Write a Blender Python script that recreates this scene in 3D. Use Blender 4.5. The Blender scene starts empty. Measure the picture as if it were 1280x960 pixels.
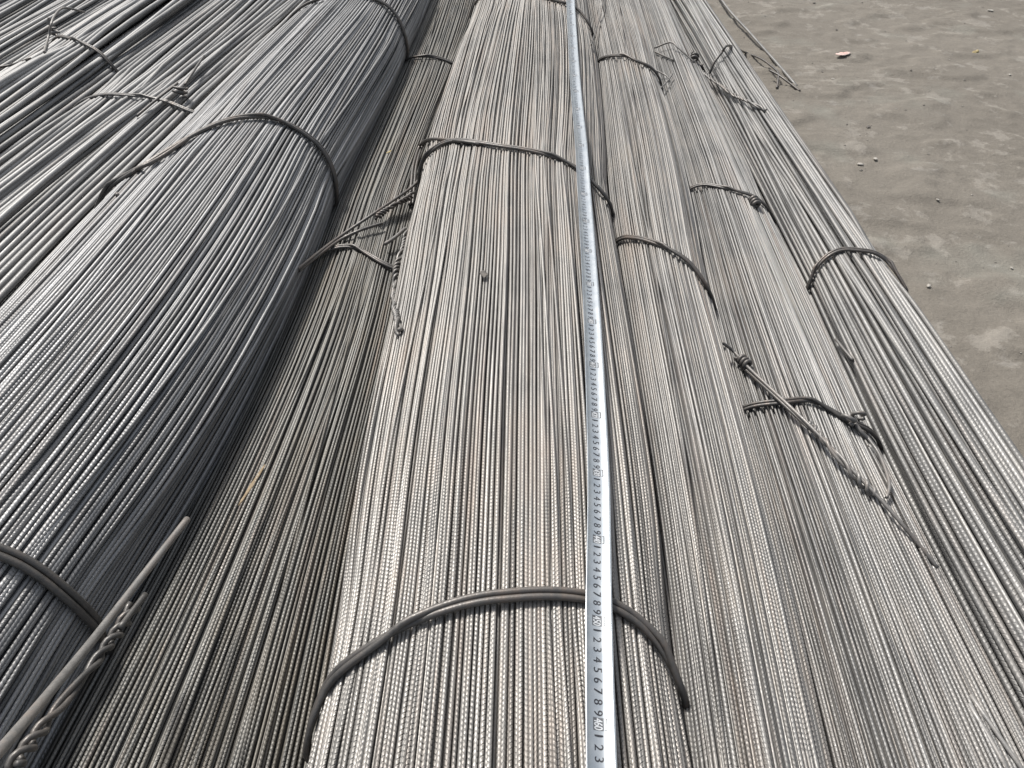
import bpy, math, random
import numpy as np
from mathutils import Vector, Matrix, noise

# ------------------------------------------------------------------ camera, light, exposure
SC = bpy.context.scene
COL = SC.collection
random.seed(7); rng = np.random.default_rng(7)

CAM_Z = 0.93; PITCH = 41.8; YAW = 1.5; FPX = 950.0
cam_d = bpy.data.cameras.new('camera'); cam = bpy.data.objects.new('camera', cam_d); COL.objects.link(cam)
cam.location = (0, 0, CAM_Z)
cam.rotation_euler = (math.radians(90 - PITCH), 0, math.radians(YAW))
cam_d.sensor_width = 36; cam_d.lens = FPX / 1280 * 36; cam_d.clip_start = .02; cam_d.clip_end = 300
SC.camera = cam

SUN_EL, SUN_AZ = 53.0, -35.0          # azimuth measured from +Y (the way the camera looks) to the right
w = bpy.data.worlds.new('World'); SC.world = w; w.use_nodes = True
nt = w.node_tree; bg = nt.nodes['Background']
sky = nt.nodes.new('ShaderNodeTexSky'); sky.sky_type = 'NISHITA'; sky.sun_disc = False
sky.sun_elevation = math.radians(SUN_EL); sky.sun_rotation = math.radians(SUN_AZ)
sky.air_density = 1.3; sky.dust_density = 4.0; sky.ozone_density = 1.0
hs = nt.nodes.new('ShaderNodeHueSaturation'); hs.inputs['Saturation'].default_value = .45     # hazy, pale sky
nt.links.new(sky.outputs[0], hs.inputs['Color']); nt.links.new(hs.outputs[0], bg.inputs[0]); bg.inputs[1].default_value = 0.10
sun_d = bpy.data.lights.new('sun', 'SUN'); sun = bpy.data.objects.new('sun', sun_d); COL.objects.link(sun)
sun_d.energy = 3.8; sun_d.angle = math.radians(8); sun_d.color = (1.0, .965, .915)
sd = Vector((math.sin(math.radians(SUN_AZ)) * math.cos(math.radians(SUN_EL)),
             math.cos(math.radians(SUN_AZ)) * math.cos(math.radians(SUN_EL)), math.sin(math.radians(SUN_EL))))
sun.rotation_euler = sd.to_track_quat('Z', 'Y').to_euler()
SC.view_settings.view_transform = 'Standard'; SC.view_settings.look = 'None'
SC.view_settings.gamma = 1; SC.view_settings.use_curve_mapping = False
SC.view_settings.exposure = 0.42
SC.cycles.sample_clamp_direct = 5.0; SC.cycles.sample_clamp_indirect = 2.0

# ------------------------------------------------------------------ pixel (1280x960) -> ray
ROT = np.array(cam.rotation_euler.to_matrix())
ORG = np.array([0, 0, CAM_Z])
def ray(px, py):
    d = ROT @ np.array([(px - 640) / FPX, -(py - 480) / FPX, -1.0])
    return d / np.linalg.norm(d)
def at_z(px, py, z):
    d = ray(px, py); return ORG + d * ((z - CAM_Z) / d[2])

# ------------------------------------------------------------------ helpers
def tag(o, label=None, cat=None, group=None, kind=None):
    for k, v in (('label', label), ('category', cat), ('group', group), ('kind', kind)):
        if v: o[k] = v
    return o
def np_mesh(name, V, F, mat, parent=None, smooth=True, off=(0, 0, 0), ribs=None):
    """V (n,3); F list of arrays of faces of equal vertex count"""
    me = bpy.data.meshes.new(name)
    V = np.asarray(V, dtype=np.float32) - np.asarray(off, dtype=np.float32)
    me.vertices.add(len(V)); me.vertices.foreach_set('co', V.ravel())
    loops = np.concatenate([np.asarray(f, dtype=np.int32).ravel() for f in F])
    tot = np.concatenate([np.full(len(f), np.asarray(f).shape[1], dtype=np.int32) for f in F])
    start = np.concatenate([[0], np.cumsum(tot)[:-1]]).astype(np.int32)
    me.loops.add(len(loops)); me.loops.foreach_set('vertex_index', loops)
    me.polygons.add(len(tot)); me.polygons.foreach_set('loop_start', start)
    me.polygons.foreach_set('loop_total', tot)
    me.polygons.foreach_set('use_smooth', np.full(len(tot), smooth, dtype=bool))
    me.update(calc_edges=True); me.validate()
    if ribs:                                                            # crisp crests: the edges round the bar are sharp where it is ribbed
        ns, i0, i1 = ribs; E = np.zeros(len(me.edges) * 2, dtype=np.int32); me.edges.foreach_get('vertices', E); E = E.reshape(-1, 2) // ns
        sh = (E[:, 0] == E[:, 1]) & (E[:, 0] >= i0) & (E[:, 0] < i1)
        me.attributes.new('sharp_edge', 'BOOLEAN', 'EDGE').data.foreach_set('value', sh)
    if mat: me.materials.append(mat)
    o = bpy.data.objects.new(name, me); COL.objects.link(o)
    if parent: o.parent = parent
    else: o.location = off
    return o
def ring_faces(nr, ns, base=0):
    i = np.arange(nr - 1)[:, None] * ns; j = np.arange(ns)[None, :]; k = (j + 1) % ns
    a = i + j; b = i + k
    return (np.stack([a, b, b + ns, a + ns], -1).reshape(-1, 4) + base)
def catmull(P, step):
    P = np.asarray(P, float)
    if len(P) < 3:
        n = max(2, int(np.linalg.norm(P[-1] - P[0]) / step)); t = np.linspace(0, 1, n)[:, None]
        return P[0] * (1 - t) + P[-1] * t
    Q = np.vstack([2 * P[0] - P[1], P, 2 * P[-1] - P[-2]]); out = []
    for i in range(1, len(Q) - 2):
        p0, p1, p2, p3 = Q[i - 1:i + 3]; n = max(2, int(np.linalg.norm(p2 - p1) / step))
        t = np.arange(n)[:, None] / n
        out.append(.5 * (2 * p1 + (p2 - p0) * t + (2 * p0 - 5 * p1 + 4 * p2 - p3) * t ** 2 + (3 * p1 - p0 - 3 * p2 + p3) * t ** 3))
    out.append(P[-1][None]); return np.vstack(out)
def frames(P, closed=False):
    T = np.gradient(P, axis=0)
    if closed: T = (np.roll(P, -1, 0) - np.roll(P, 1, 0))
    T /= np.linalg.norm(T, axis=1)[:, None] + 1e-12
    N = np.zeros_like(P); n = np.cross(T[0], [0.3, .1, 1.0]); n /= np.linalg.norm(n)
    for i in range(len(P)):
        n = n - T[i] * n.dot(T[i]); n /= np.linalg.norm(n) + 1e-12; N[i] = n
    return T, N, np.cross(T, N)
class MB:
    def __init__(s): s.V = []; s.Q = []; s.T = []; s.n = 0
    def add(s, V, Q=None, T=None):
        V = np.asarray(V, float)
        if Q is not None and len(Q): s.Q.append(np.asarray(Q) + s.n)
        if T is not None and len(T): s.T.append(np.asarray(T) + s.n)
        s.V.append(V); s.n += len(V)
    def tube(s, P, r, ns=10, closed=False, taper=None):
        P = np.asarray(P, float); T, N, B = frames(P, closed)
        a = np.arange(ns) / ns * 2 * math.pi
        R = np.full(len(P), r) if taper is None else r * np.asarray(taper)
        V = P[:, None, :] + R[:, None, None] * (N[:, None, :] * np.cos(a)[None, :, None] + B[:, None, :] * np.sin(a)[None, :, None])
        n = len(P); V = V.reshape(-1, 3); Q = ring_faces(n, ns)
        if closed:
            j = np.arange(ns); k = (j + 1) % ns; l = (n - 1) * ns
            # match start ring by nearest vertex
            sh = int(np.argmin(np.linalg.norm(V[:ns] - V[l], axis=1)))
            Q = np.vstack([Q, np.stack([l + j, l + k, (k + sh) % ns, (j + sh) % ns], -1)]); s.add(V, Q)
        else:
            V = np.vstack([V, P[0] - T[0] * r * .25, P[-1] + T[-1] * r * .25]); j = np.arange(ns); k = (j + 1) % ns; l = (n - 1) * ns
            Tt = np.vstack([np.stack([k, j, np.full(ns, n * ns)], -1), np.stack([l + j, l + k, np.full(ns, n * ns + 1)], -1)])
            s.add(V, Q, Tt)
    def build(s, name, mat, parent=None, smooth=True, off=(0, 0, 0)):
        F = []
        if s.Q: F.append(np.vstack(s.Q))
        if s.T: F.append(np.vstack(s.T))
        return np_mesh(name, np.vstack(s.V), F, mat, parent, smooth, off)
def twist(P, r, gap, pitch, n=2, ph=0.0):
    """n strands wound round the path P"""
    T, N, B = frames(P); L = np.concatenate([[0], np.cumsum(np.linalg.norm(np.diff(P, axis=0), axis=1))])
    q = rng.uniform(0, 6.28, 2); gap = gap * (1 + .35 * np.sin(L / pitch * 1.7 + q[0]))[:, None]; L = L + pitch * .28 * np.sin(L / pitch * 2.3 + q[1])
    return [P + gap * (N * np.cos(L / pitch * 2 * math.pi + ph + k * 2 * math.pi / n)[:, None] +
                       B * np.sin(L / pitch * 2 * math.pi + ph + k * 2 * math.pi / n)[:, None]) for k in range(n)]

# ------------------------------------------------------------------ materials
def new_mat(name):
    m = bpy.data.materials.new(name); m.use_nodes = True
    t = m.node_tree; return m, t, t.nodes, t.links, t.nodes['Principled BSDF']
def steel(name, base, dirt, metallic=.6, rough=.42, dirt_amt=.5, var=.35, rust=.45):
    m, t, N, L, b = new_mat(name)
    tc = N.new('ShaderNodeTexCoord'); oi = N.new('ShaderNodeObjectInfo')
    add = N.new('ShaderNodeVectorMath'); add.operation = 'ADD'
    comb = N.new('ShaderNodeCombineXYZ')
    mul = N.new('ShaderNodeMath'); mul.operation = 'MULTIPLY'; mul.inputs[1].default_value = 37.0
    L.new(oi.outputs['Random'], mul.inputs[0]); L.new(mul.outputs[0], comb.inputs[1])
    L.new(tc.outputs['Object'], add.inputs[0]); L.new(comb.outputs[0], add.inputs[1])
    mp = N.new('ShaderNodeMapping'); mp.inputs['Scale'].default_value = (120, 9, 120); L.new(add.outputs[0], mp.inputs[0])
    n1 = N.new('ShaderNodeTexNoise'); n1.inputs['Scale'].default_value = 1.0; n1.inputs['Detail'].default_value = 4; L.new(mp.outputs[0], n1.inputs[0])
    n2 = N.new('ShaderNodeTexNoise'); n2.inputs['Scale'].default_value = 5.5; n2.inputs['Detail'].default_value = 5; n2.inputs['Roughness'].default_value = .65
    L.new(tc.outputs['Object'], n2.inputs[0])
    n3 = N.new('ShaderNodeTexNoise'); n3.inputs['Scale'].default_value = 420; n3.inputs['Detail'].default_value = 3; L.new(add.outputs[0], n3.inputs[0])
    # tone of the whole bar
    mr = N.new('ShaderNodeMapRange'); mr.inputs['To Min'].default_value = 1 - var; mr.inputs['To Max'].default_value = 1 + var * .6
    L.new(oi.outputs['Random'], mr.inputs['Value'])
    mr2 = N.new('ShaderNodeMapRange'); mr2.inputs['From Min'].default_value = .3; mr2.inputs['From Max'].default_value = .7
    mr2.inputs['To Min'].default_value = .72; mr2.inputs['To Max'].default_value = 1.2; L.new(n1.outputs[0], mr2.inputs['Value'])
    mm = N.new('ShaderNodeMath'); mm.operation = 'MULTIPLY'; L.new(mr.outputs[0], mm.inputs[0]); L.new(mr2.outputs[0], mm.inputs[1])
    mr5 = N.new('ShaderNodeMapRange'); mr5.inputs['From Min'].default_value = .34; mr5.inputs['From Max'].default_value = .66
    mr5.inputs['To Min'].default_value = .78; mr5.inputs['To Max'].default_value = 1.14; L.new(n2.outputs[0], mr5.inputs['Value'])
    mm5 = N.new('ShaderNodeMath'); mm5.operation = 'MULTIPLY'; L.new(mm.outputs[0], mm5.inputs[0]); L.new(mr5.outputs[0], mm5.inputs[1])
    sc = N.new('ShaderNodeVectorMath'); sc.operation = 'SCALE'; sc.inputs[0].default_value = base; L.new(mm5.outputs[0], sc.inputs['Scale'])
    # rust and dirt in patches
    dm = N.new('ShaderNodeMath'); dm.operation = 'MULTIPLY'; L.new(n2.outputs[0], dm.inputs[0]); L.new(n1.outputs[0], dm.inputs[1])
    dr = N.new('ShaderNodeMapRange'); dr.inputs['From Min'].default_value = .22; dr.inputs['From Max'].default_value = .38
    dr.inputs['To Max'].default_value = dirt_amt; L.new(dm.outputs[0], dr.inputs['Value'])
    mx = N.new('ShaderNodeMix'); mx.data_type = 'RGBA'; L.new(dr.outputs[0], mx.inputs['Factor']); L.new(sc.outputs[0], mx.inputs['A'])
    mx.inputs['B'].default_value = (*dirt, 1); L.new(mx.outputs['Result'], b.inputs['Base Color'])
    mp4 = N.new('ShaderNodeMapping'); mp4.inputs['Scale'].default_value = (45, 2.2, 45); L.new(tc.outputs['Object'], mp4.inputs[0])
    n4 = N.new('ShaderNodeTexNoise'); n4.inputs['Scale'].default_value = 1; n4.inputs['Detail'].default_value = 6; n4.inputs['Roughness'].default_value = .7; L.new(mp4.outputs[0], n4.inputs[0])
    r4 = N.new('ShaderNodeMapRange'); r4.inputs['From Min'].default_value = .53; r4.inputs['From Max'].default_value = .72; r4.inputs['To Max'].default_value = rust; L.new(n4.outputs[0], r4.inputs['Value'])
    mx4 = N.new('ShaderNodeMix'); mx4.data_type = 'RGBA'; L.new(r4.outputs[0], mx4.inputs['Factor']); L.new(mx.outputs['Result'], mx4.inputs['A']); mx4.inputs['B'].default_value = (.24, .165, .12, 1)
    L.new(mx4.outputs['Result'], b.inputs['Base Color'])
    me_ = N.new('ShaderNodeMapRange'); me_.inputs['To Min'].default_value = metallic; me_.inputs['To Max'].default_value = metallic * .3; L.new(dr.outputs[0], me_.inputs['Value'])
    L.new(me_.outputs[0], b.inputs['Metallic'])
    rr = N.new('ShaderNodeMapRange'); rr.inputs['From Min'].default_value = .3; rr.inputs['From Max'].default_value = .7
    rr.inputs['To Min'].default_value = rough - .08; rr.inputs['To Max'].default_value = rough + .14; L.new(n3.outputs[0], rr.inputs['Value']); L.new(rr.outputs[0], b.inputs['Roughness'])
    bp = N.new('ShaderNodeBump'); bp.inputs['Strength'].default_value = .35; bp.inputs['Distance'].default_value = .0006
    L.new(n3.outputs[0], bp.inputs['Height']); L.new(bp.outputs[0], b.inputs['Normal'])
    return m
M = {
    'cool':  steel('steel_cool', (.290, .292, .295), (.16, .152, .144), .42, .48, .5, .46, .15),
    'thick': steel('steel_thick', (.265, .265, .263), (.18, .176, .165), .38, .49, .55, .42, .18),
    'warm':  steel('steel_warm', (.305, .295, .279), (.245, .205, .172), .40, .46, .55, .42, .28),
    'warm2': steel('steel_warm_dull', (.27, .264, .254), (.20, .175, .148), .38, .48, .6, .48, .30),
    'dirty': steel('steel_dirty', (.190, .187, .175), (.12, .106, .084), .34, .50, .75, .52, .30),
    'plain': steel('steel_plain', (.262, .259, .252), (.195, .178, .158), .38, .48, .6, .46, .30),
    'right': steel('steel_right', (.245, .243, .237), (.19, .18, .165), .36, .49, .55, .40, .2),
    'wire':  steel('wire_dark', (.118, .113, .108), (.085, .064, .05), .40, .44, .6, .2, .3),
    'wire_l': steel('wire_light', (.19, .185, .178), (.14, .118, .10), .36, .46, .6, .2, .3),
}

# ------------------------------------------------------------------ ground
def g_height(x, y):
    v = noise.fractal(Vector((x * 1.1, y * 1.1, 3.1)), .9, 2.1, 5) * .010
    c = noise.noise(Vector((x * 5.0 + .35 * math.sin(y * 7), y * 9.0, 1.7)))
    v += min(.009, max(0, c - .10) * .045)                                 # flakes of dried mud pressed flat
    q = noise.noise(Vector((x * 17, y * 24, 6.2)))
    v += max(0, q - .15) * .010
    m_ = noise.noise(Vector((x * 1.7, y * 1.7, 9.2)))
    if m_ > .05: v += min(1, (m_ - .05) * 5) * .0022 * math.sin(y * 190 + x * 40 + 3 * math.sin(x * 9))   # tyre tread prints
    return v - .004
gx = np.concatenate([[-40, -15, -6, -3, -1.5, -.5, 0, .2], np.arange(.32, 3.1, .0125), [3.3, 3.8, 5, 9, 20, 40]])
gy = np.concatenate([[-40, -15, -5, -2, -.5, 0, .2], np.arange(.4, 4.3, .0125), [4.6, 5.2, 7, 12, 20, 40]])
GX, GY = np.meshgrid(gx, gy, indexing='ij'); GZ = np.zeros_like(GX)
for i in range(len(gx)):
    for j in range(len(gy)):
        x, y = gx[i], gy[j]
        if .3 < x < 3.2 and .3 < y < 4.4: GZ[i, j] = g_height(x, y)
        else: GZ[i, j] = -.004
def ground_material():
    m, t, N, L, b = new_mat('dry_mud')
    tc = N.new('ShaderNodeTexCoord')
    def nz(scale, detail, rough=.6, dist=0.0):
        n = N.new('ShaderNodeTexNoise'); n.inputs['Scale'].default_value = scale; n.inputs['Detail'].default_value = detail
        n.inputs['Roughness'].default_value = rough; n.inputs['Distortion'].default_value = dist; L.new(tc.outputs['Object'], n.inputs[0]); return n
    a = nz(1.6, 8, .65); c = nz(8, 10, .70, .1); f = nz(140, 4); g = nz(3.1, 3)
    r1 = N.new('ShaderNodeValToRGB'); L.new(a.outputs[0], r1.inputs[0])
    e = r1.color_ramp.elements; e[0].position = .3; e[0].color = (.135, .122, .104, 1); e[1].position = .7; e[1].color = (.168, .153, .131, 1)
    r2 = N.new('ShaderNodeValToRGB'); L.new(c.outputs[0], r2.inputs[0])
    e = r2.color_ramp.elements; e[0].position = .555; e[0].color = (0, 0, 0, 1); e[1].position = .60; e[1].color = (1, 1, 1, 1)
    mx = N.new('ShaderNodeMix'); mx.data_type = 'RGBA'; L.new(r1.outputs[0], mx.inputs['A']); mx.inputs['B'].default_value = (.235, .218, .192, 1)
    mu = N.new('ShaderNodeMath'); mu.operation = 'MULTIPLY'; mu.inputs[1].default_value = .62; L.new(r2.outputs[0], mu.inputs[0]); L.new(mu.outputs[0], mx.inputs['Factor'])
    mp = N.new('ShaderNodeMapping'); mp.inputs['Scale'].default_value = (7, 11, 7); L.new(tc.outputs['Object'], mp.inputs[0])
    h = N.new('ShaderNodeTexNoise'); h.inputs['Scale'].default_value = 1; h.inputs['Detail'].default_value = 9; h.inputs['Roughness'].default_value = .66; h.inputs['Distortion'].default_value = .1; L.new(mp.outputs[0], h.inputs[0])
    r4 = N.new('ShaderNodeValToRGB'); L.new(h.outputs[0], r4.inputs[0]); e = r4.color_ramp.elements
    e[0].position = .60; e[0].color = (0, 0, 0, 1); e[1].position = .66; e[1].color = (.8, .8, .8, 1)
    mx3 = N.new('ShaderNodeMix'); mx3.data_type = 'RGBA'; L.new(r4.outputs[0], mx3.inputs['Factor']); L.new(mx.outputs['Result'], mx3.inputs['A']); mx3.inputs['B'].default_value = (.225, .21, .188, 1)
    r5 = N.new('ShaderNodeValToRGB'); L.new(h.outputs[0], r5.inputs[0]); e = r5.color_ramp.elements
    e[0].position = .28; e[0].color = (.35, .35, .35, 1); e[1].position = .38; e[1].color = (0, 0, 0, 1)
    mx = N.new('ShaderNodeMix'); mx.data_type = 'RGBA'; L.new(r5.outputs[0], mx.inputs['Factor']); L.new(mx3.outputs['Result'], mx.inputs['A']); mx.inputs['B'].default_value = (.125, .112, .098, 1)
    r3 = N.new('ShaderNodeValToRGB'); L.new(g.outputs[0], r3.inputs[0])
    e = r3.color_ramp.elements; e[0].position = .56; e[0].color = (0, 0, 0, 1); e[1].position = .72; e[1].color = (.45, .45, .45, 1)
    mx2 = N.new('ShaderNodeMix'); mx2.data_type = 'RGBA'; L.new(r3.outputs[0], mx2.inputs['Factor']); L.new(mx.outputs['Result'], mx2.inputs['A']); mx2.inputs['B'].default_value = (.195, .2, .176, 1)
    ov = N.new('ShaderNodeMapRange'); ov.inputs['From Min'].default_value = .3; ov.inputs['From Max'].default_value = .7; ov.inputs['To Min'].default_value = .80; ov.inputs['To Max'].default_value = 1.16
    f2 = nz(26, 6, .7, .4); fm = N.new('ShaderNodeMath'); fm.operation = 'MULTIPLY_ADD'; fm.inputs[1].default_value = .35; fm2 = N.new('ShaderNodeMath'); fm2.operation = 'MULTIPLY'; fm2.inputs[1].default_value = .65
    L.new(f2.outputs[0], fm2.inputs[0]); L.new(f.outputs[0], fm.inputs[0]); L.new(fm2.outputs[0], fm.inputs[2]); L.new(fm.outputs[0], ov.inputs['Value'])
    sc = N.new('ShaderNodeVectorMath'); sc.operation = 'SCALE'; L.new(mx2.outputs['Result'], sc.inputs[0]); L.new(ov.outputs[0], sc.inputs['Scale'])
    L.new(sc.outputs[0], b.inputs['Base Color']); b.inputs['Roughness'].default_value = .85; b.inputs['Specular IOR Level'].default_value = .25
    bp = N.new('ShaderNodeBump'); bp.inputs['Strength'].default_value = .9; bp.inputs['Distance'].default_value = .006
    ad = N.new('ShaderNodeMath'); ad.operation = 'MULTIPLY_ADD'; ad.inputs[1].default_value = .45; L.new(f.outputs[0], ad.inputs[0]); L.new(c.outputs[0], ad.inputs[2])
    L.new(ad.outputs[0], bp.inputs['Height']); L.new(bp.outputs[0], b.inputs['Normal'])
    return m
ii = (np.arange(len(gx) - 1)[:, None] * len(gy) + np.arange(len(gy) - 1)[None, :]).ravel()
ground = np_mesh('ground', np.stack([GX, GY, GZ], -1).reshape(-1, 3), [np.stack([ii, ii + len(gy), ii + len(gy) + 1, ii + 1], -1)], ground_material())
tag(ground, 'grey brown dried mud yard floor with flaky scuffs and tread prints', kind='structure')

# ------------------------------------------------------------------ rebar bundles
Y0, Y1 = -.6, 6.0
YG = np.arange(Y0 - .4, Y1 + .4, .02)
Z0 = .010
GROUP = 'tied bundles of steel rebar lying side by side'
def edge(points, z, ext=.5):
    P = np.array([at_z(px, py, z)[:2] for px, py in points]); P = P[np.argsort(P[:, 1])]
    X = np.interp(YG, P[:, 1], P[:, 0])
    s0 = (P[1, 0] - P[0, 0]) / (P[1, 1] - P[0, 1]) * ext; s1 = (P[-1, 0] - P[-2, 0]) / (P[-1, 1] - P[-2, 1]) * .5
    X = np.where(YG < P[0, 1], P[0, 0] + s0 * (YG - P[0, 1]), X); X = np.where(YG > P[-1, 1], P[-1, 0] + s1 * (YG - P[-1, 1]), X)
    k = np.exp(-.5 * (np.arange(-30, 31) * .02 / .16) ** 2); k /= k.sum()
    return np.convolve(np.pad(X, 30, mode='reflect', reflect_type='odd'), k, 'valid')
class Bundle:
    def __init__(s, XL, XR, top, d, n=2.35, pinch=()):
        s.d = d; s.r = d / 2; s.n = n
        s.xc = (XL + XR) / 2; s.W = (XR - XL) / 2 - s.r; s.H = (top - s.d - Z0) / 2; s.zc = Z0 + s.r + s.H
        s.pinch = list(pinch)
        th = np.linspace(-math.pi / 2, 3 * math.pi / 2, 4001); wm = float(np.interp(.9, YG, s.W))
        x, z = s._se(th); x = x * wm; z = z * s.H
        s.th = th; s.arc = np.concatenate([[0], np.cumsum(np.hypot(np.diff(x), np.diff(z)))])
    def _se(s, th):
        c, si = np.cos(th), np.sin(th); e = 2 / s.n
        return np.sign(c) * np.abs(c) ** e, np.sign(si) * np.abs(si) ** e
    def squeeze(s, y):
        k = np.ones_like(np.asarray(y, float))
        for p, q in s.pinch: k = k - .03 * q * np.exp(-((y - p) / .15) ** 2)
        return k
    def pos(s, th, y, off=0.0):
        """point on the layer of bar centres, th 0 = right side, pi/2 = crest"""
        y = np.asarray(y, float); th = np.asarray(th, float); ux, uz = s._se(th); k = s.squeeze(y)
        xc = np.interp(y, YG, s.xc); W = np.interp(y, YG, s.W)
        kz = .5 * (k + 1)
        return np.stack(np.broadcast_arrays(xc + (W * k + off) * ux, y, s.zc + (s.H * kz + off) * uz), -1)
    def F(s, P, off):
        y = P[..., 1]; k = s.squeeze(y)
        return np.abs((P[..., 0] - np.interp(y, YG, s.xc)) / (np.interp(y, YG, s.W) * k + off)) ** s.n + np.abs((P[..., 2] - s.zc) / (s.H * .5 * (k + 1) + off)) ** s.n - 1
    def hit(s, px, py, off=0.0):
        d = ray(px, py); t = np.arange(.25, 7, .002); P = ORG + t[:, None] * d
        f = s.F(P, off); i = np.argmax(f < 0) if (f < 0).any() else int(np.argmin(f))
        return P[i]
    def th_of(s, P):
        y = P[1]; k = float(s.squeeze(y)); u = (P[0] - np.interp(y, YG, s.xc)) / (np.interp(y, YG, s.W) * k); v = (P[2] - s.zc) / s.H
        a = math.copysign(abs(u) ** (s.n / 2), u); b_ = math.copysign(abs(v) ** (s.n / 2), v)
        t = math.atan2(b_, a); return t if t > -math.pi / 2 else t + 2 * math.pi

eG0R = edge([(150, 0), (75, 48), (0, 97)], .17, 1); eG0L = eG0R - .60
eGR = edge([(262, 0), (130, 97), (0, 193)], .15, 1); eGL = eG0R - .03
eHL = eGR - .005
eAL = edge([(0, 385), (135, 240), (235, 150), (320, 70), (392, 0)], .22, 1)
eHR = eAL - .005
eAR = edge([(532, 0), (508, 62), (425, 215), (385, 320), (325, 445), (232, 605), (120, 780), (20, 935)], .17)
eCL = edge([(600, 0), (577, 60), (519, 240), (497, 400), (462, 530), (425, 760), (392, 960)], .16) - .006
eBL = eAR - .06; eBR = eCL + .02
eCR = edge([(732, 0), (748, 90), (757, 200), (764, 290), (795, 480), (830, 720), (858, 960)], .17) + .008
eDL = eCR - .022
eDR = edge([(800, 0), (828, 105), (865, 230), (890, 365), (910, 440), (988, 700), (1042, 960)], .15)
eEL = eDR - .032
eER = edge([(835, 0), (868, 70), (942, 220), (1000, 345), (1060, 470), (1115, 590), (1175, 715), (1280, 900)], .12) + .008
eFL = edge([(838, 0), (872, 70), (946, 220), (1006, 340), (1068, 470), (1122, 590), (1180, 705), (1280, 885)], .09) - .026
eFR = edge([(882, 0), (925, 62), (960, 116), (1040, 228), (1140, 362), (1210, 460), (1280, 556)], .14)

def py_at(px, py, z): return float(at_z(px, py, z)[1])
SPEC = [  # key, edges, top, bar diameter, rib pitch, ribs end at Y, material, theta range (deg), label
    ('G0', eG0L, eG0R, .18, .0130, None, 0, 'thick', (15, 165), 'outermost bundle of thick plain steel bars, beyond the bundle with the upright knot'),
    ('G', eGL, eGR, .20, .0158, None, 0, 'thick', (-5, 175), 'thick bar bundle whose tie wire ends in an upright hooked knot'),
    ('H', eHL, eHR, .185, .0132, None, 0, 'thick', (5, 185), 'thick bar bundle tied with a double wire, beside the big round bundle'),
    ('A', eAL, eAR, .315, .0057, .0052, .82, 'cool', (-25, 190), 'big round bluish grey rebar bundle, the tallest, with three tie wires'),
    ('B', eBL, eBR, .136, .0043, .0050, .82, 'dirty', (20, 165), 'low dirty yellowish rebar bundle sunk between two taller round bundles'),
    ('C', eCL, eCR, .265, .0044, .0050, .84, 'warm', (-12, 192), 'wide light rebar bundle with the measuring tape lying along it'),
    ('D', eDL, eDR, .218, .0043, .0050, .80, 'warm2', (-15, 150), 'thin bar bundle right beside the bundle under the measuring tape'),
    ('E', eEL, eER, .166, .0042, .0050, .75, 'plain', (-10, 150), 'low flat thin bar bundle crossed by a long twisted loose wire'),
    ('F', eFL, eFR, .178, .0084, .0070, 1.2, 'right', (-35, 190), 'outer bundle of smooth medium bars bordering the bare ground'),
]
BUN, ROOT, LOC = {}, {}, {}
for key, XL, XR, top, d, *_ in SPEC: BUN[key] = Bundle(XL, XR, top, d, {'B': 1.95, 'D': 1.9, 'E': 1.9, 'F': 2.1, 'A': 2.0}.get(key, 2.35))
# the bars are drawn in where a tie wire goes round: (bundle, pixel on the tie, how hard)
for key, px, py, k in (('A', 310, 146, 1), ('A', 40, 705, 1), ('A', 485, 8, 1), ('B', 430, 309, 0.3), ('B', 530, 72, 0.3), ('C', 640, 745, 0.8), ('C', 640, 184, 1), ('C', 650, -4, 0.8), ('D', 840, 315, 0.8), ('D', 790, 74, 0.8), ('E', 1015, 500, 0.4), ('E', 905, 235, 0.4), ('F', 1070, 311, 1), ('G', 110, 58, 0.8), ('H', 150, 119, 0.8)): BUN[key].pinch.append((BUN[key].hit(px, py)[1], k))

def bar_rings(pitch, ya, yb):
    """ring positions along a bar, ribbed from ya to yb"""
    if pitch and yb - ya > .05:
        pre = np.linspace(Y0, ya - .01, max(3, int((ya - Y0) / .2))); k_ = np.arange(int((yb - ya) / pitch)); rib = (ya + pitch * (k_[:, None] + np.array([0, .58, .80])[None, :])).ravel()
        post = np.concatenate([np.linspace(yb + .01, 3.2, max(8, int((3.2 - yb) / .13))), np.linspace(3.4, Y1, 8)])
        y = np.concatenate([pre, rib, post]); crest = np.concatenate([np.full(len(pre), .5), np.tile([1., 1., 0.], len(k_)), np.full(len(post), .5)])
        i_ = len(pre); f_ = np.ones(len(y)); f_[i_:i_ + len(rib)] = np.clip((yb - rib) / (.45 * (yb - ya)), .12, 1); crest = .5 + (crest - .5) * f_
        return y, crest, (len(pre), len(pre) + len(rib))
    y = np.concatenate([np.linspace(Y0, 3.6, 32), np.linspace(3.9, Y1, 8)]); return y, np.full(len(y), .5), None
def in_view(P, m=60):
    q = (P - ORG) @ ROT; return (np.abs(q[:, 0] / -q[:, 2] * FPX) < 640 + m) & (np.abs(q[:, 1] / -q[:, 2] * FPX) < 480 + m) & (q[:, 2] < 0)
def make_bar(b, y, crest, cx, cz, r, ns=8, roll=0.0, slant=1, deep=1.0):
    crest = .5 + (crest - .5) * deep
    k = np.arange(ns) / ns * 2 * math.pi; phi = k + roll
    h = np.abs(np.cos(k)) ** .7
    rad = r * (.80 + crest[:, None] * .30 * h[None, :] + .07 * (np.abs(np.sin(k)) > .99)[None, :])
    sl = (np.abs(crest - .5) > .01)[:, None] * slant * r * .75 * np.sin(k)[None, :] * np.where(np.cos(k) >= -1e-6, 1, -1)[None, :]
    V = np.stack([cx[:, None] + rad * np.cos(phi)[None, :], y[:, None] + sl, cz[:, None] + rad * np.sin(phi)[None, :]], -1).reshape(-1, 3)
    return V
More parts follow.
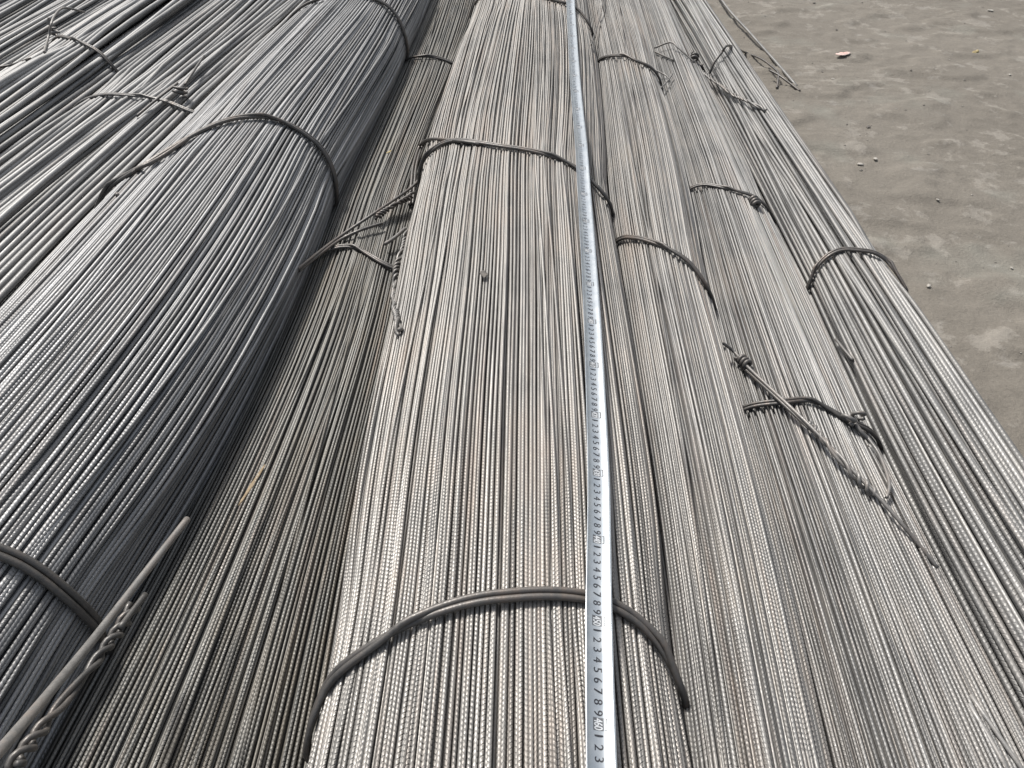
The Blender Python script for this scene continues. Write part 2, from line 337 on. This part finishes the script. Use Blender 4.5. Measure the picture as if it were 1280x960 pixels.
def caps(nr, ns): return np.array([list(range(ns))]), np.array([list(range((nr - 1) * ns, nr * ns))[::-1]])

N_BARS = 0
DEEP = {'A': .6, 'B': .85, 'C': 1.0, 'D': .8, 'E': .55, 'F': .4}         # how worn down the ribs are
for key, XL, XR, top, d, pitch, y_rib, mat, (ta, tb), label in SPEC:
    b = BUN[key]; loc = np.array([np.interp(.9, YG, b.xc), .9, 0.0]); LOC[key] = loc
    root = bpy.data.objects.new('rebar_bundle', None); COL.objects.link(root); root.location = loc; root.empty_display_size = .1
    tag(root, label, 'rebar bundle', GROUP); ROOT[key] = root
    a0, a1 = np.interp(math.radians(ta), b.th, b.arc), np.interp(math.radians(tb), b.th, b.arc)
    sp = d * 1.13; nb = int((a1 - a0) / sp)
    K = [(rng.uniform(12, 45) , rng.uniform(.8, 2.6), rng.uniform(0, 6.28), rng.uniform(.25, .7) * d * (.45 if d > .011 else 1)) for _ in range(6)]
    def drift(s, y): return sum(a * np.sin(ks * s + ky * y + p) for ks, ky, p, a in K)
    Kz = [(rng.uniform(25, 120), rng.uniform(.8, 2.2), rng.uniform(0, 6.28), rng.uniform(.08, .22) * d) for _ in range(5)]
    def path(s0, y, amp=1.0, rad=0.0, slope=0.0, y_mid=1.2):
        ph = rng.uniform(0, 6.28, 4);  amp = amp * (1 + .9 * np.clip((y - 1.2) / 1.2, 0, 1)); s = s0 + drift(s0, y) * amp
        s = s + d * (.22 * np.sin(y * rng.uniform(1.2, 2.6) + ph[0]) + .12 * np.sin(y * rng.uniform(3, 5) + ph[1])) * amp + slope * (y - y_mid)
        o = rad + d * (.16 * np.sin(y * rng.uniform(1, 2.4) + ph[2]) + .07 * np.sin(y * rng.uniform(3, 5) + ph[3]))
        o = o + sum(a * np.sin(ks * s0 + ky * y + p) for ks, ky, p, a in Kz)
        th = np.interp(s, b.arc, b.th)
        for p, _q in b.pinch: o = o * (1 - .9 * np.exp(-((y - p) / .10) ** 2)) if rad > -.5 * d else o
        P = b.pos(th, y, o); return P[:, 0], P[:, 2]
    bars = []
    for i in range(nb):
        s0 = a0 + (i + .5) * sp + rng.normal(0, .12 * d)
        if rng.random() < .05: continue
        bars.append((s0, 1.0, rng.normal(0, .13 * d), 0.0, 1.2))
    for _ in range(max(5, nb // 6)):                                    # strays that lie across their neighbours
        s0 = rng.uniform(a0 + .12 * (a1 - a0), a1 - .12 * (a1 - a0))
        bars.append((s0, .8, .72 * d, (rng.normal(0, 1.0) * .014 + rng.choice([-.006, .006])) * (.4 if d > .011 else 1), rng.uniform(.8, 2.2)))
    for s0, amp, rad, slope, ym in bars:
        yt = np.arange(.15, 1.4, .05); vis = in_view(b.pos(np.full(len(yt), np.interp(s0, b.arc, b.th)), yt)) & (yt < y_rib)
        y, cr_full, rb = bar_rings(pitch, yt[vis][0] + rng.uniform(0, 1) * (pitch or 0), yt[vis][-1] + .05 + rng.uniform(0, .1)) if vis.any() else bar_rings(None, 0, 0)
        y[0] += rng.uniform(-.06, .06); y[-1] += rng.uniform(-.1, .1)
        cx, cz = path(s0, y, amp, rad, slope, ym)
        rr = b.r * rng.uniform(.94, 1.03)
        ns = 6 if key in 'BDE' else 7 if key == 'A' else 8
        V = make_bar(b, y, cr_full, cx, cz, rr, ns, rng.uniform(0, 6.28), rng.choice([-1, 1]), DEEP.get(key, 1.0))
        c0, c1 = caps(len(y), ns)
        np_mesh('rebar', V, [ring_faces(len(y), ns), c0[:, ::-1], c1[:, ::-1]], M[mat], root, True, loc, ribs=(ns, *rb) if rb else None); N_BARS += 1
    # bars packed further in, showing only through gaps
    mb = MB(); yl = np.concatenate([np.arange(Y0, 3.4, .19), np.linspace(3.6, Y1, 8)]); cr = np.full(len(yl), .5)
    for lay in (1, 2):
        for i in range(nb):
            s0 = a0 + (i + (.5 if lay == 1 else .0)) * sp + rng.normal(0, .16 * d)
            cx, cz = path(s0, yl, .8, -1.0 * d * lay)
            mb.add(make_bar(b, yl, cr, cx, cz, b.r * .98, 6, rng.uniform(0, 6.28), 0), ring_faces(len(yl), 6))
    th = np.linspace(0, 2 * math.pi, 49)[:-1]; yl = np.arange(Y0 + .05, Y1, .2)
    mb.add(b.pos(th[None, :], yl[:, None], -2.9 * d).reshape(-1, 3), ring_faces(len(yl), 48)[:, ::-1])
    tag(mb.build('packed_rebars', M[mat], root, True, loc), kind='stuff')

# ------------------------------------------------------------------ wires
def pile(px, py, lift=0.0, only=None):
    """first thing a pixel's ray meets among the bundles (or the ground), lifted off it along z"""
    d = ray(px, py); t = np.arange(.25, 7, .0025); P = ORG + t[:, None] * d; best = None
    for k in (only or BUN):
        f = BUN[k].F(P, BUN[k].r + .001)
        if (f < 0).any():
            i = int(np.argmax(f < 0)); best = i if best is None else min(best, i)
    if best is None:
        p = at_z(px, py, 0.004)
    else: p = P[best]
    # slide back along the ray so the wire floats lift above what it rests on and keeps its pixel
    return p - d * (lift / max(.25, -d[2]))
def W(points, only=None, base=.004):
    return np.array([pile(q[0], q[1], q[2] if len(q) > 2 else base, only) for q in points])
def part(key, name, strands, r, mat='wire', parent=None, ns=9):
    mb = MB()
    for S in strands: mb.tube(S, r, ns)
    p = parent or ROOT[key]; off = LOC[key]
    return mb.build(name, M[mat], p, True, off)
def loop_tie(key, pts, r, two=True, mat='wire', gap=1.05, tw=.35, ph=0.0, extra=()):
    """a wire wound round the whole bundle; where it shows it follows the given pixels"""
    b = BUN[key]; o = b.r + r * 1.02
    hits = [b.hit(px, py, o) for px, py in pts]; ty = sorted([(b.th_of(h), h[1]) for h in hits])
    t_ = np.array([a for a, _ in ty]); y_ = np.array([c for _, c in ty])
    th = np.linspace(-math.pi / 2, 3 * math.pi / 2, 150)[:-1]
    y = np.interp(th, t_, y_); k = np.ones(9) / 9
    y = np.convolve(np.concatenate([y[-4:], y, y[:4]]), k, 'valid')
    q = rng.uniform(0, 6.28, 4)                                         # hand-bent: never a perfect hoop
    y = y + .0035 * np.sin(3 * th + q[0]) + .0016 * np.sin(8 * th + q[1]); o = o + .0012 * (1 + np.sin(5 * th + q[2])) * (np.sin(th) > 0)
    mb = MB(); base = b.pos(th, y, o)
    if two:
        L = np.concatenate([[0], np.cumsum(np.linalg.norm(np.diff(base, axis=0), axis=1))]); n = max(1, round(L[-1] / tw))
        a = L / L[-1] * n * 2 * math.pi + ph
        for sg in (1, -1):
            # the two strands lie side by side and cross over now and then
            dy = sg * r * gap * np.tanh(2.4 * np.sin(a)) ; dz = r * .9 * (1 - np.abs(np.tanh(2.4 * np.sin(a)))) * (1 + sg)
            mb.tube(b.pos(th, y + dy, o + dz), r, 9, closed=True)
    else: mb.tube(base, r, 9, closed=True)
    for S in extra: mb.tube(S, r, 9)
    return mb.build('tie_wire', M[mat], ROOT[key], True, LOC[key])
def coil(c, axis, R, turns, r, pitch):
    c = np.array(c); a = np.array(axis, float); a /= np.linalg.norm(a)
    u = np.cross(a, [0.2, .3, 1]); u /= np.linalg.norm(u); v = np.cross(a, u); t = np.linspace(0, turns * 2 * math.pi, int(turns * 14))
    return c + (u * np.cos(t)[:, None] + v * np.sin(t)[:, None]) * R + a * ((t / (2 * math.pi) - turns / 2) * pitch)[:, None]

# A: big round bundle
loop_tie('A', [(165, 217), (200, 197), (240, 170), (275, 152), (310, 146), (345, 150), (380, 167), (403, 190), (413, 212)], .0036, True, tw=.9, ph=1.2)
part('A', 'wire_hook', [catmull(W([(240, 170, .006), (200, 197, .008), (170, 212, .010), (148, 222, .012), (142, 232, .010), (147, 244, .004)]), .006)], .0034)
loop_tie('A', [(0, 687), (40, 707), (80, 737), (100, 762), (113, 785)], .0042, True, tw=.6, ph=.5)
loop_tie('A', [(385, 6), (400, 1), (478, 2), (492, 15), (502, 35)], .0036, True, tw=.8)
P = catmull([at_z(-60, 1005, .50), at_z(0, 938, .45), at_z(60, 868, .39), at_z(120, 795, .33), at_z(180, 718, .285), at_z(234, 649, .25)], .008)
rod = part('A', 'loose_wire_end', [P], .0037, 'wire_l', ns=14)
P = catmull([at_z(15, 960, .31), at_z(60, 901, .285), at_z(108, 842, .262), at_z(146, 791, .242), at_z(168, 757, .226)], .004)
part('A', 'twisted_end', twist(P, .0028, .0038, .056), .0029, 'wire', rod)
part('A', 'wire_tip', [catmull([at_z(150, 785, .245), at_z(165, 765, .237), at_z(182, 743, .228)], .005)], .0032, 'wire', rod)
# B: low dirty bundle
loop_tie('B', [(384, 330), (402, 317), (430, 309), (455, 316), (486, 334)], .0030, True, tw=.3)
loop_tie('B', [(505, 75), (530, 72), (560, 77)], .0030, True, tw=.5)
P1 = catmull(W([(372, 336, .006), (420, 299, .012), (470, 265, .018), (512, 236, .026), (524, 224, .028)]), .006)
P2 = catmull(W([(374, 338, .004), (420, 303, .009), (450, 288, .012), (478, 279, .012)]), .006)
lw = part('B', 'loose_wire', [P1, P2], .0030)
P = catmull(W([(470, 272, .014), (490, 258, .018), (512, 246, .022), (516, 240, .022)]), .003)
part('B', 'twisted_end', twist(P, .003, .0034, .028), .0030, 'wire', lw)
# C: bundle under the tape
loop_tie('C', [(388, 925), (400, 877), (425, 836), (480, 797), (540, 772), (620, 750), (680, 743), (730, 750), (780, 763), (815, 792), (836, 830), (845, 862)], .0037, True, tw=.45, ph=2.0)
loop_tie('C', [(560, 176), (600, 180), (640, 184), (690, 196), (725, 213), (748, 240)], .0031, True, tw=.55, ph=.8)
P = catmull(W([(600, 180, .004), (570, 176, .006), (538, 174, .010), (525, 182, .016), (517, 205, .016), (514, 230, .012), (512, 256, .004)], ['C', 'B']), .006)
part('C', 'wire_hook', [P, P + np.array([.006, .007, -.003])], .0034)
tw_ = catmull(W([(508, 290, .010), (503, 312, .014), (495, 338, .014), (493, 365, .012), (496, 395, .010), (499, 416, .008)], ['B', 'C']), .003)
te = part('C', 'twisted_end', twist(tw_, .003, .0036, .034), .0032, 'wire_l')
part('C', 'wire_tip', [catmull(W([(481, 305, .012), (492, 298, .016), (506, 286, .014)], ['B', 'C']), .004)], .0036, 'wire_l', te)
loop_tie('C', [(590, 6), (610, -8), (690, 1), (718, 9), (737, 33)], .0034, True, tw=.6)
part('C', 'loose_wire', [catmull(W([(754, -14, .02), (753, 6, .02), (748, 28, .014), (739, 56, .004)]), .006)], .0022)
# D
loop_tie('D', [(775, 298), (800, 301), (840, 315), (868, 336), (882, 358)], .0030, True, tw=.4)
loop_tie('D', [(750, 74), (775, 71), (800, 78), (820, 93)], .0030, True, tw=.5)
k = part('D', 'loose_wire', [catmull(W([(903, 428, .004), (918, 440, .007), (934, 458, .010), (970, 492, .013), (1012, 532, .016), (1060, 582, .012), (1095, 618, .012), (1130, 658, .012), (1172, 710, .010)]), .006)], .0026, 'wire_l')
part('D', 'twisted_end', twist(catmull(W([(1012, 530, .013), (1040, 562, .012), (1070, 595, .011), (1095, 619, .009)]), .003), .003, .0036, .040), .0026, 'wire_l', k)
part('D', 'loose_wire', [catmull(W([(930, 460, .006), (970, 497, .010), (1012, 536, .012)]), .006)], .0026, 'wire')
c0 = pile(930, 452, .008)
part('D', 'wire_knot', [coil(c0, pile(940, 462, .008) - pile(915, 438, .006), .0062, 3.2, .003, .0085)], .0032, 'wire')
part('D', 'loose_wire', [catmull(W([(820, 88, .004), (832, 94, .006), (836, 98, .004)]), .004), catmull(W([(826, 110, .004), (834, 102, .01), (841, 92, .012)]), .004)], .0020, 'wire_l')
# E
loop_tie('E', [(950, 506), (975, 502), (1015, 500), (1040, 513), (1066, 532)], .0028, True, tw=.3)
c0 = pile(1066, 524, .008)
kn = part('E', 'wire_knot', [coil(pile(1060, 524, .010), (.6, .5, .6), .0085, 1.1, .003, .006), catmull(W([(1066, 526, .008), (1075, 538, .008), (1088, 552, .004)]), .004)], .0030, 'wire_l')
part('E', 'wire_loop', [coil(pile(1073, 519, .012), (.2, .9, .5), .0085, 1.1, .003, .006)], .0028, 'wire_l', kn)
part('E', 'loose_wire', [catmull(W([(1084, 546, .008), (1098, 566, .014), (1108, 590, .018), (1112, 608, .016), (1108, 622, .010)]), .005),
                         catmull(W([(1086, 556, .004), (1100, 574, .006), (1106, 590, .006)]), .005)], .0024, 'wire_l', kn)
loop_tie('E', [(872, 231), (905, 235), (930, 244)], .0026, True, tw=.4)
part('E', 'wire_knot', [coil(pile(943, 252, .007), pile(948, 262, .006) - pile(938, 243, .008), .0075, 3.0, .003, .0095)], .0036, 'wire')
part('E', 'loose_wire', [catmull(W([(818, 60, .012), (838, 53, .018), (848, 60, .014), (868, 78, .006)]), .006), catmull(W([(819, 65, .006), (842, 75, .005)]), .006)], .0026, 'wire_l')
part('E', 'wire_knot', [coil(pile(868, 72, .010), (.3, 1, .4), .010, 2.6, .003, .012)], .0034, 'wire')
part('E', 'wire_knot', [coil(pile(876, 84, .006), (.9, .2, .3), .008, 1.6, .003, .01)], .0034, 'wire')
part('E', 'loose_wire', [catmull(W([(1045, 424, .006), (1055, 437, .006), (1066, 450, .004)]), .006)], .0026, 'wire_l')
for q in ([(1213, 869, .003), (1250, 922, .004), (1292, 982, .004)], [(1211, 880, .002), (1238, 925, .003), (1262, 968, .003)]):
    part('E', 'rebar', [catmull(W(q), .02)], .0023, 'plain')
# F
loop_tie('F', [(1016, 350), (1030, 326), (1060, 311), (1090, 315), (1120, 334), (1134, 352)], .0028, True, tw=.35, ph=1.0)
part('F', 'loose_wire', [catmull(W([(887, 92, .006), (893, 78, .010), (902, 66, .012), (911, 57, .010), (930, 65, .010), (952, 74, .014), (968, 86, .02), (973, 93, .02), (971, 110, .004)], ['F', 'E']), .006)], .0034)
part('F', 'loose_wire', [catmull(W([(962, 88, .02), (975, 95, .02), (1000, 114, .004)]), .006)], .0034)
part('F', 'twisted_end', twist(catmull(W([(878, 90, .006), (895, 102, .01), (915, 117, .010), (938, 128, .010), (957, 138, .006)]), .004), .003, .0026, .05), .0026, 'wire_l')
part('F', 'rebar', [catmull([at_z(870, -60, .03), at_z(902, 0, .02), at_z(938, 42, .012), at_z(970, 78, .008), at_z(996, 108, .006)], .05)], .0048, 'right')
# G, H
loop_tie('G', [(70, 46), (90, 49), (115, 60), (135, 77), (146, 92)], .0031, True, tw=.5)
kn = part('G', 'wire_knot', [catmull(W([(55, 65, .012), (60, 48, .03), (64, 30, .05), (68, 20, .05), (75, 12, .045), (84, 10, .035), (105, 15, .012)], ['G', 'G0']), .008),
                             catmull(W([(61, 22, .03), (60, 28, .02), (66, 36, .01), (72, 46, .006)], ['G', 'G0']), .006), coil(pile(69, 40, .012), (.1, .5, 1), .011, 1.8, .003, .012)], .0034, 'wire_l')
part('G', 'loose_wire', [catmull(W([(-6, 85, .01), (15, 81, .014), (38, 73, .008)], ['G', 'G0']), .008)], .0032, 'wire')
loop_tie('H', [(100, 128), (112, 122), (150, 119), (190, 122), (215, 128), (232, 138)], .0030, True, tw=.5, mat='wire_l')
part('H', 'wire_knot', [catmull(W([(171, 145, .006), (195, 125, .016), (222, 104, .022)], ['H']), .006), catmull(W([(231, 106, .014), (240, 92, .02), (255, 70, .02)], ['H']), .006),
                        coil(pile(225, 114, .014), (.3, .4, 1), .016, 2.2, .003, .010)], .0032, 'wire')

# ------------------------------------------------------------------ measuring tape
bC = BUN['C']
TP = [(707, -60), (712, 0), (718, 100), (724, 170), (733, 300), (739, 400), (743, 490), (747, 600), (747, 680), (746, 760), (748, 850), (750, 960), (752, 1030)]
tie_y = [bC.hit(735, 205)[1], bC.hit(735, 749)[1], bC.hit(712, 5)[1]]
raw = []
for px, py in TP:
    p = bC.hit(px, py, .0055)
    raw.append(p)
raw = np.array(raw); o_ = np.argsort(-raw[:, 1]); cl = catmull(raw[o_], .02)
L = np.concatenate([[0], np.cumsum(np.linalg.norm(np.diff(cl, axis=0), axis=1))]); S = np.arange(0, L[-1], .005)
cl = np.stack([np.interp(S, L, cl[:, i]) for i in range(3)], -1)
k = np.exp(-.5 * (np.arange(-20, 21) * .005 / .04) ** 2); k /= k.sum()
cl = np.stack([np.convolve(np.pad(cl[:, i], 20, mode='reflect', reflect_type='odd'), k, 'valid') for i in range(3)], -1)
cl[:, 2] += .0022 + sum(.0072 * np.exp(-((cl[:, 1] - t) / .11) ** 2) for t in tie_y)
T = np.gradient(cl, axis=0); T /= np.linalg.norm(T, axis=1)[:, None]
# side tilt: rests on the rounded top, lying a little flatter than the bundle; far end rolls over slightly
def side(i):
    y = cl[i, 1]; h = bC.pos(np.array([bC.th_of(cl[i]) - .04, bC.th_of(cl[i]) + .04]), y)
    v = h[0] - h[1]; v /= np.linalg.norm(v); v[2] *= .55
    v = v - T[i] * v.dot(T[i]); return v / np.linalg.norm(v)
SD = np.array([side(i) for i in range(len(cl))])
for i in range(3): SD[:, i] = np.convolve(np.pad(SD[:, i], 20, mode='edge'), k, 'valid')
SD /= np.linalg.norm(SD, axis=1)[:, None]; UP = np.cross(SD, T) * -1
UP = np.where((UP[:, 2] < 0)[:, None], -UP, UP)
TW = .0265; DISH = .0052
def on_tape(s, u, lift=0.0):
    """s metres along the blade (from its far end), u from -.5 to .5 across it"""
    s = np.asarray(s, float); u = np.asarray(u, float)
    g = lambda A: np.stack([np.interp(s, S[:len(cl)], A[:, i]) for i in range(3)], -1)
    return g(cl) + g(SD) * (u * TW)[..., None] + g(UP) * (DISH * (2 * u) ** 2 + lift)[..., None]
def tape_material():
    m, t, N, L_, b_ = new_mat('tape_blade'); tc = N.new('ShaderNodeTexCoord')
    n = N.new('ShaderNodeTexNoise'); n.inputs['Scale'].default_value = 60; n.inputs['Detail'].default_value = 5; L_.new(tc.outputs['Object'], n.inputs[0])
    r_ = N.new('ShaderNodeValToRGB'); L_.new(n.outputs[0], r_.inputs[0]); e = r_.color_ramp.elements
    e[0].position = .3; e[0].color = (.31, .345, .38, 1); e[1].position = .65; e[1].color = (.40, .43, .455, 1); L_.new(r_.outputs[0], b_.inputs['Base Color'])
    b_.inputs['Metallic'].default_value = .45; b_.inputs['Roughness'].default_value = .27; b_.inputs['Coat Weight'].default_value = .4; b_.inputs['Coat Roughness'].default_value = .18
    bp = N.new('ShaderNodeBump'); bp.inputs['Strength'].default_value = .08; bp.inputs['Distance'].default_value = .001; L_.new(n.outputs[0], bp.inputs['Height']); L_.new(bp.outputs[0], b_.inputs['Normal'])
    return m
def flat(name, c, rough=.5):
    m, t, N, L_, b_ = new_mat(name); b_.inputs['Base Color'].default_value = (*c, 1); b_.inputs['Roughness'].default_value = rough; return m
M['tape'] = tape_material(); M['ink_g'] = flat('ink_faded', (.075, .08, .088)); M['ink'] = flat('ink_black', (.018, .02, .025)); M['ink_w'] = flat('ink_white', (.45, .47, .49)); M['tick'] = flat('ink_tick', (.22, .25, .28))
tape_loc = cl[len(cl) // 2] * [1, 1, 0] + [0, 0, .25]
tape = bpy.data.objects.new('measuring_tape', None); COL.objects.link(tape); tape.location = tape_loc; tape.empty_display_size = .05
tag(tape, 'unrolled silver steel measuring tape with black centimetre numbers', 'tape measure')
us = np.linspace(-.5, .5, 13); ss = S[:len(cl)]
Vt = on_tape(np.repeat(ss[:, None], 13, 1), np.repeat(us[None, :], len(ss), 0)); Vb = Vt - UP[:, None, :] * .0003
V = np.concatenate([Vt, Vb[:, ::-1]], 1).reshape(-1, 3)
np_mesh('blade', V, [ring_faces(len(ss), 26)], M['tape'], tape, True, tape_loc)
# glyphs
def glyph(ch):
    cu = bpy.data.curves.new('g', 'FONT'); cu.body = ch; cu.resolution_u = 3; cu.align_x = 'CENTER'; cu.align_y = 'CENTER'
    ob = bpy.data.objects.new('g', cu); COL.objects.link(ob); dg = bpy.context.evaluated_depsgraph_get(); me = ob.evaluated_get(dg).to_mesh()
    me.calc_loop_triangles()
    V = np.array([v.co[:2] for v in me.vertices]); F = np.array([t.vertices[:] for t in me.loop_triangles])
    ob.evaluated_get(dg).to_mesh_clear(); bpy.data.objects.remove(ob); bpy.data.curves.remove(cu)
    V = V - (V.max(0) + V.min(0)) / 2; return V, F
GL = {c: glyph(c) for c in '0123456789'}
GH = np.ptp(GL['8'][0][:, 1])
ink, white, ticks, boxes = MB(), MB(), MB(), []
def stamp(mb, ch, s, uc, h, wx=1.0, lift=.00012, bold=True):
    Vg, Fg = GL[ch]; sc = h / GH
    for dx in ((-.00018, .00018) if bold else (0,)):
        mb.add(on_tape(s + Vg[:, 0] * sc * wx + dx, uc + Vg[:, 1] * sc / TW, lift + (dx > 0) * .00002), None, Fg)
def quad(mb, s0, s1, u0, u1, lift):
    n = max(1, int((u1 - u0) / .05)); u = np.linspace(u0, u1, n + 1)
    V = np.concatenate([on_tape(np.full(n + 1, s0), u, lift), on_tape(np.full(n + 1, s1), u, lift)]); i = np.arange(n)
    mb.add(V, np.stack([i, i + n + 1, i + n + 2, i + 1], -1))
y_box = bC.hit(748, 908, .006)[1]; s_box = float(np.interp(-y_box, -cl[:, 1], ss)); first = 460
UC = -.035
n0 = -int((s_box - .02) / .01); n1 = int((ss[-1] - .02 - s_box) / .01)
for n in range(n0, n1 + 1):
    s = s_box + n * .01; digit = n % 10
    if digit == 0:
        num = str(first + n); bx = MB(); quad(bx, s - .0058, s + .0054, UC - .19, UC + .17, .0001); boxes.append(bx)
        for q, chx in enumerate(num): stamp(white, chx, s + (q - (len(num) - 1) / 2) * .0034, UC - .01, .0078, .66, .00026)
        quad(ink, s - .0056, s + .0054, UC + .25, UC + .295, .0001); quad(ink, s - .0056, s - .0048, UC + .20, UC + .25, .0001); quad(ink, s + .0046, s + .0054, UC + .20, UC + .25, .0001)
    else: stamp(ink, str(digit), s, UC, .0080, 1.0)
    for mmk in range(10):
        sm = s + mmk * .001; ln = .16 if mmk == 0 else (.12 if mmk == 5 else .075)
        for sg in (-1, 1): quad(ticks, sm - .00009, sm + .00009, *sorted((sg * .49, sg * (.49 - ln))), .0001)
pr = ink.build('printed_scale', M['ink'], tape, False, tape_loc)
for bx in boxes: bx.build('number_box', M['ink_g'], pr, False, tape_loc)
white.build('box_numbers', M['ink_w'], pr, False, tape_loc)
ticks.build('millimetre_marks', M['tick'], pr, False, tape_loc)

# ------------------------------------------------------------------ small litter
def lump(name, c, size, mat, seed, flat_=.6, elong=1.0, rot=0.0):
    import bmesh
    bm = bmesh.new(); bmesh.ops.create_icosphere(bm, subdivisions=2, radius=1)
    for v in bm.verts:
        f = 1 + .45 * noise.noise(v.co * 1.6 + Vector((seed * 3.1, 0, 0)))
        v.co = Vector((v.co.x * elong, v.co.y, v.co.z * flat_)) * f * size
    bm.transform(Matrix.Rotation(rot, 4, 'Z')); me = bpy.data.meshes.new(name); bm.to_mesh(me); bm.free(); me.materials.append(mat)
    for p in me.polygons: p.use_smooth = seed % 2 == 0
    o = bpy.data.objects.new(name, me); COL.objects.link(o); o.location = c; return o
def rough_mat(name, c1, c2, scale=60):
    m, t, N, L_, b_ = new_mat(name); tc = N.new('ShaderNodeTexCoord'); n = N.new('ShaderNodeTexNoise'); n.inputs['Scale'].default_value = scale; n.inputs['Detail'].default_value = 4
    L_.new(tc.outputs['Object'], n.inputs[0]); r_ = N.new('ShaderNodeValToRGB'); L_.new(n.outputs[0], r_.inputs[0]); e = r_.color_ramp.elements
    e[0].position = .38; e[0].color = (*c1, 1); e[1].position = .62; e[1].color = (*c2, 1); L_.new(r_.outputs[0], b_.inputs['Base Color']); b_.inputs['Roughness'].default_value = .8; return m
M['stone'] = rough_mat('pale_stone', (.27, .25, .225), (.40, .38, .34)); M['dark'] = rough_mat('dark_clod', (.06, .055, .05), (.14, .125, .11))
M['grit'] = rough_mat('grit', (.07, .065, .058), (.30, .28, .25), 7); M['scrap'] = rough_mat('pink_scrap', (.50, .30, .27), (.50, .45, .41), 34); M['straw'] = rough_mat('straw', (.21, .155, .092), (.29, .225, .145), 90); M['leaf'] = rough_mat('dry_leaf', (.22, .17, .08), (.34, .28, .14), 90)
def gpt(px, py):
    p = at_z(px, py, 0); return Vector((p[0], p[1], g_height(p[0], p[1]) + .003))
def blade_leaf(name, c, l, wd, rot, mat, curl=.15):
    n = 8; V = []; F = []
    for i in range(n + 1):
        t = i / n; h = wd * (math.sin(math.pi * (t * .92 + .04)) ** .7) * (1 + .2 * math.sin(t * 17)); x = (t - .5) * l; z = curl * l * (2 * t - 1) ** 2 * .4
        V += [(x, -h, z + .12 * h), (x, 0, z - .1 * h), (x, h * .8, z + .25 * h)]
    V += [(x, y, z - .0008) for x, y, z in V]; k3 = 3 * (n + 1)
    for i in range(n):
        for j in (0, 1):
            a = i * 3 + j; F.append([a, a + 3, a + 4, a + 1]); F.append([k3 + a + 1, k3 + a + 4, k3 + a + 3, k3 + a])
        F.append([i * 3, k3 + i * 3, k3 + i * 3 + 3, i * 3 + 3]); F.append([i * 3 + 2, i * 3 + 5, k3 + i * 3 + 5, k3 + i * 3 + 2])
    F += [[0, 1, k3 + 1, k3], [1, 2, k3 + 2, k3 + 1]]; e = n * 3; F += [[e + 1, e, k3 + e, k3 + e + 1], [e + 2, e + 1, k3 + e + 1, k3 + e + 2]]
    me = bpy.data.meshes.new(name); me.from_pydata(V, [], F); me.materials.append(mat)
    for p in me.polygons: p.use_smooth = True
    o = bpy.data.objects.new(name, me); COL.objects.link(o); o.location = c; o.rotation_euler = (0, 0, rot); return o
tag(blade_leaf('leaf_scrap', gpt(1052, 73), .060, .013, .35, M['scrap']), 'pink and white scrap of leaf lying on the bare mud', 'scrap')
tag(lump('wood_chip', gpt(1219, 67), .008, M['leaf'], 3, .6, 3.0, .7), 'short yellow wood chip on the mud beside pale scuffs', 'wood chip')
tag(lump('dirt_clod', Vector(pile(605, 342, .005)), .0055, M['dark'], 5, .35, 1.7, 1.9), 'dark dirt clod on the bars beside the measuring tape', 'clod')
tag(blade_leaf('straw_blade', Vector(pile(315, 606, .0035)), .075, .0026, 1.36, M['straw'], .02), 'long yellow straw blade caught on the low dirty bundle', 'straw')
tag(blade_leaf('dry_leaf', Vector(pile(486, 190, .004)), .018, .003, 1.0, M['leaf']), 'small yellowish dry leaf beside the bent tie wire', 'leaf')
STN = [(1075, 208, .011, 1, 'pale stone, one of a close pair on the bare mud'), (1093, 202, .010, 1, 'pale stone, one of a close pair on the bare mud'),
       (1041, 100, .008, 2, 'tiny pale stone beside the pink leaf scrap'), (1085, 160, .010, 3, 'dark crumb between the pink scrap and the pair of pale stones'),
       (1172, 250, .006, 0, 'tiny pale stone alone on open mud past the stone pair'), (1018, 3, .008, 3, 'dark crumb lying out beyond the stray bar'),
       (1262, 94, .007, 1, 'pale stone near the yellow wood chip'), (1238, 12, .014, 1, 'largest pale stone, farther out than the yellow wood chip'),
       (1161, 357, .008, 1, 'pale stone beside the tied waist of the outer bundle'), (1028, 91, .006, 3, 'dark crumb by the hooked wire end of the outer bundle'),
       (1046, 36, .006, 3, 'dark crumb just beyond the pink leaf scrap'), (1266, 332, .005, 1, 'smallest pale stone, alone on the mud out from the tied waist')]
for i, (px, py, s, kd, lb) in enumerate(STN):
    dk = kd == 3
    o = lump('pebble', gpt(px, py), s * .55, M['dark'] if dk else M['stone'], i, .45, 1.5, i * 1.3)
    tag(o, lb, 'pebble', 'dark crumbs on the mud' if dk else 'pale stones on the mud')
# grit nobody could count
gm = MB(); base = np.array([[1, 0, 0], [-1, 0, 0], [0, 1, 0], [0, -1, 0], [0, 0, 1], [0, 0, -1]], float)
tri = np.array([[0, 2, 4], [2, 1, 4], [1, 3, 4], [3, 0, 4], [2, 0, 5], [1, 2, 5], [3, 1, 5], [0, 3, 5]])
for _ in range(1400):
    x, y = rng.uniform(.4, 3.0), rng.uniform(.5, 4.2); s = .0009 + .0028 * rng.random() ** 4
    gm.add(base * s * rng.uniform(.6, 1.3, (6, 1)) * [1.3, 1, .6] + [x, y, g_height(x, y) + s * .3], None, tri)
tag(gm.build('grit', M['grit'], None, False), 'fine grit scattered over the mud', 'grit', kind='stuff')
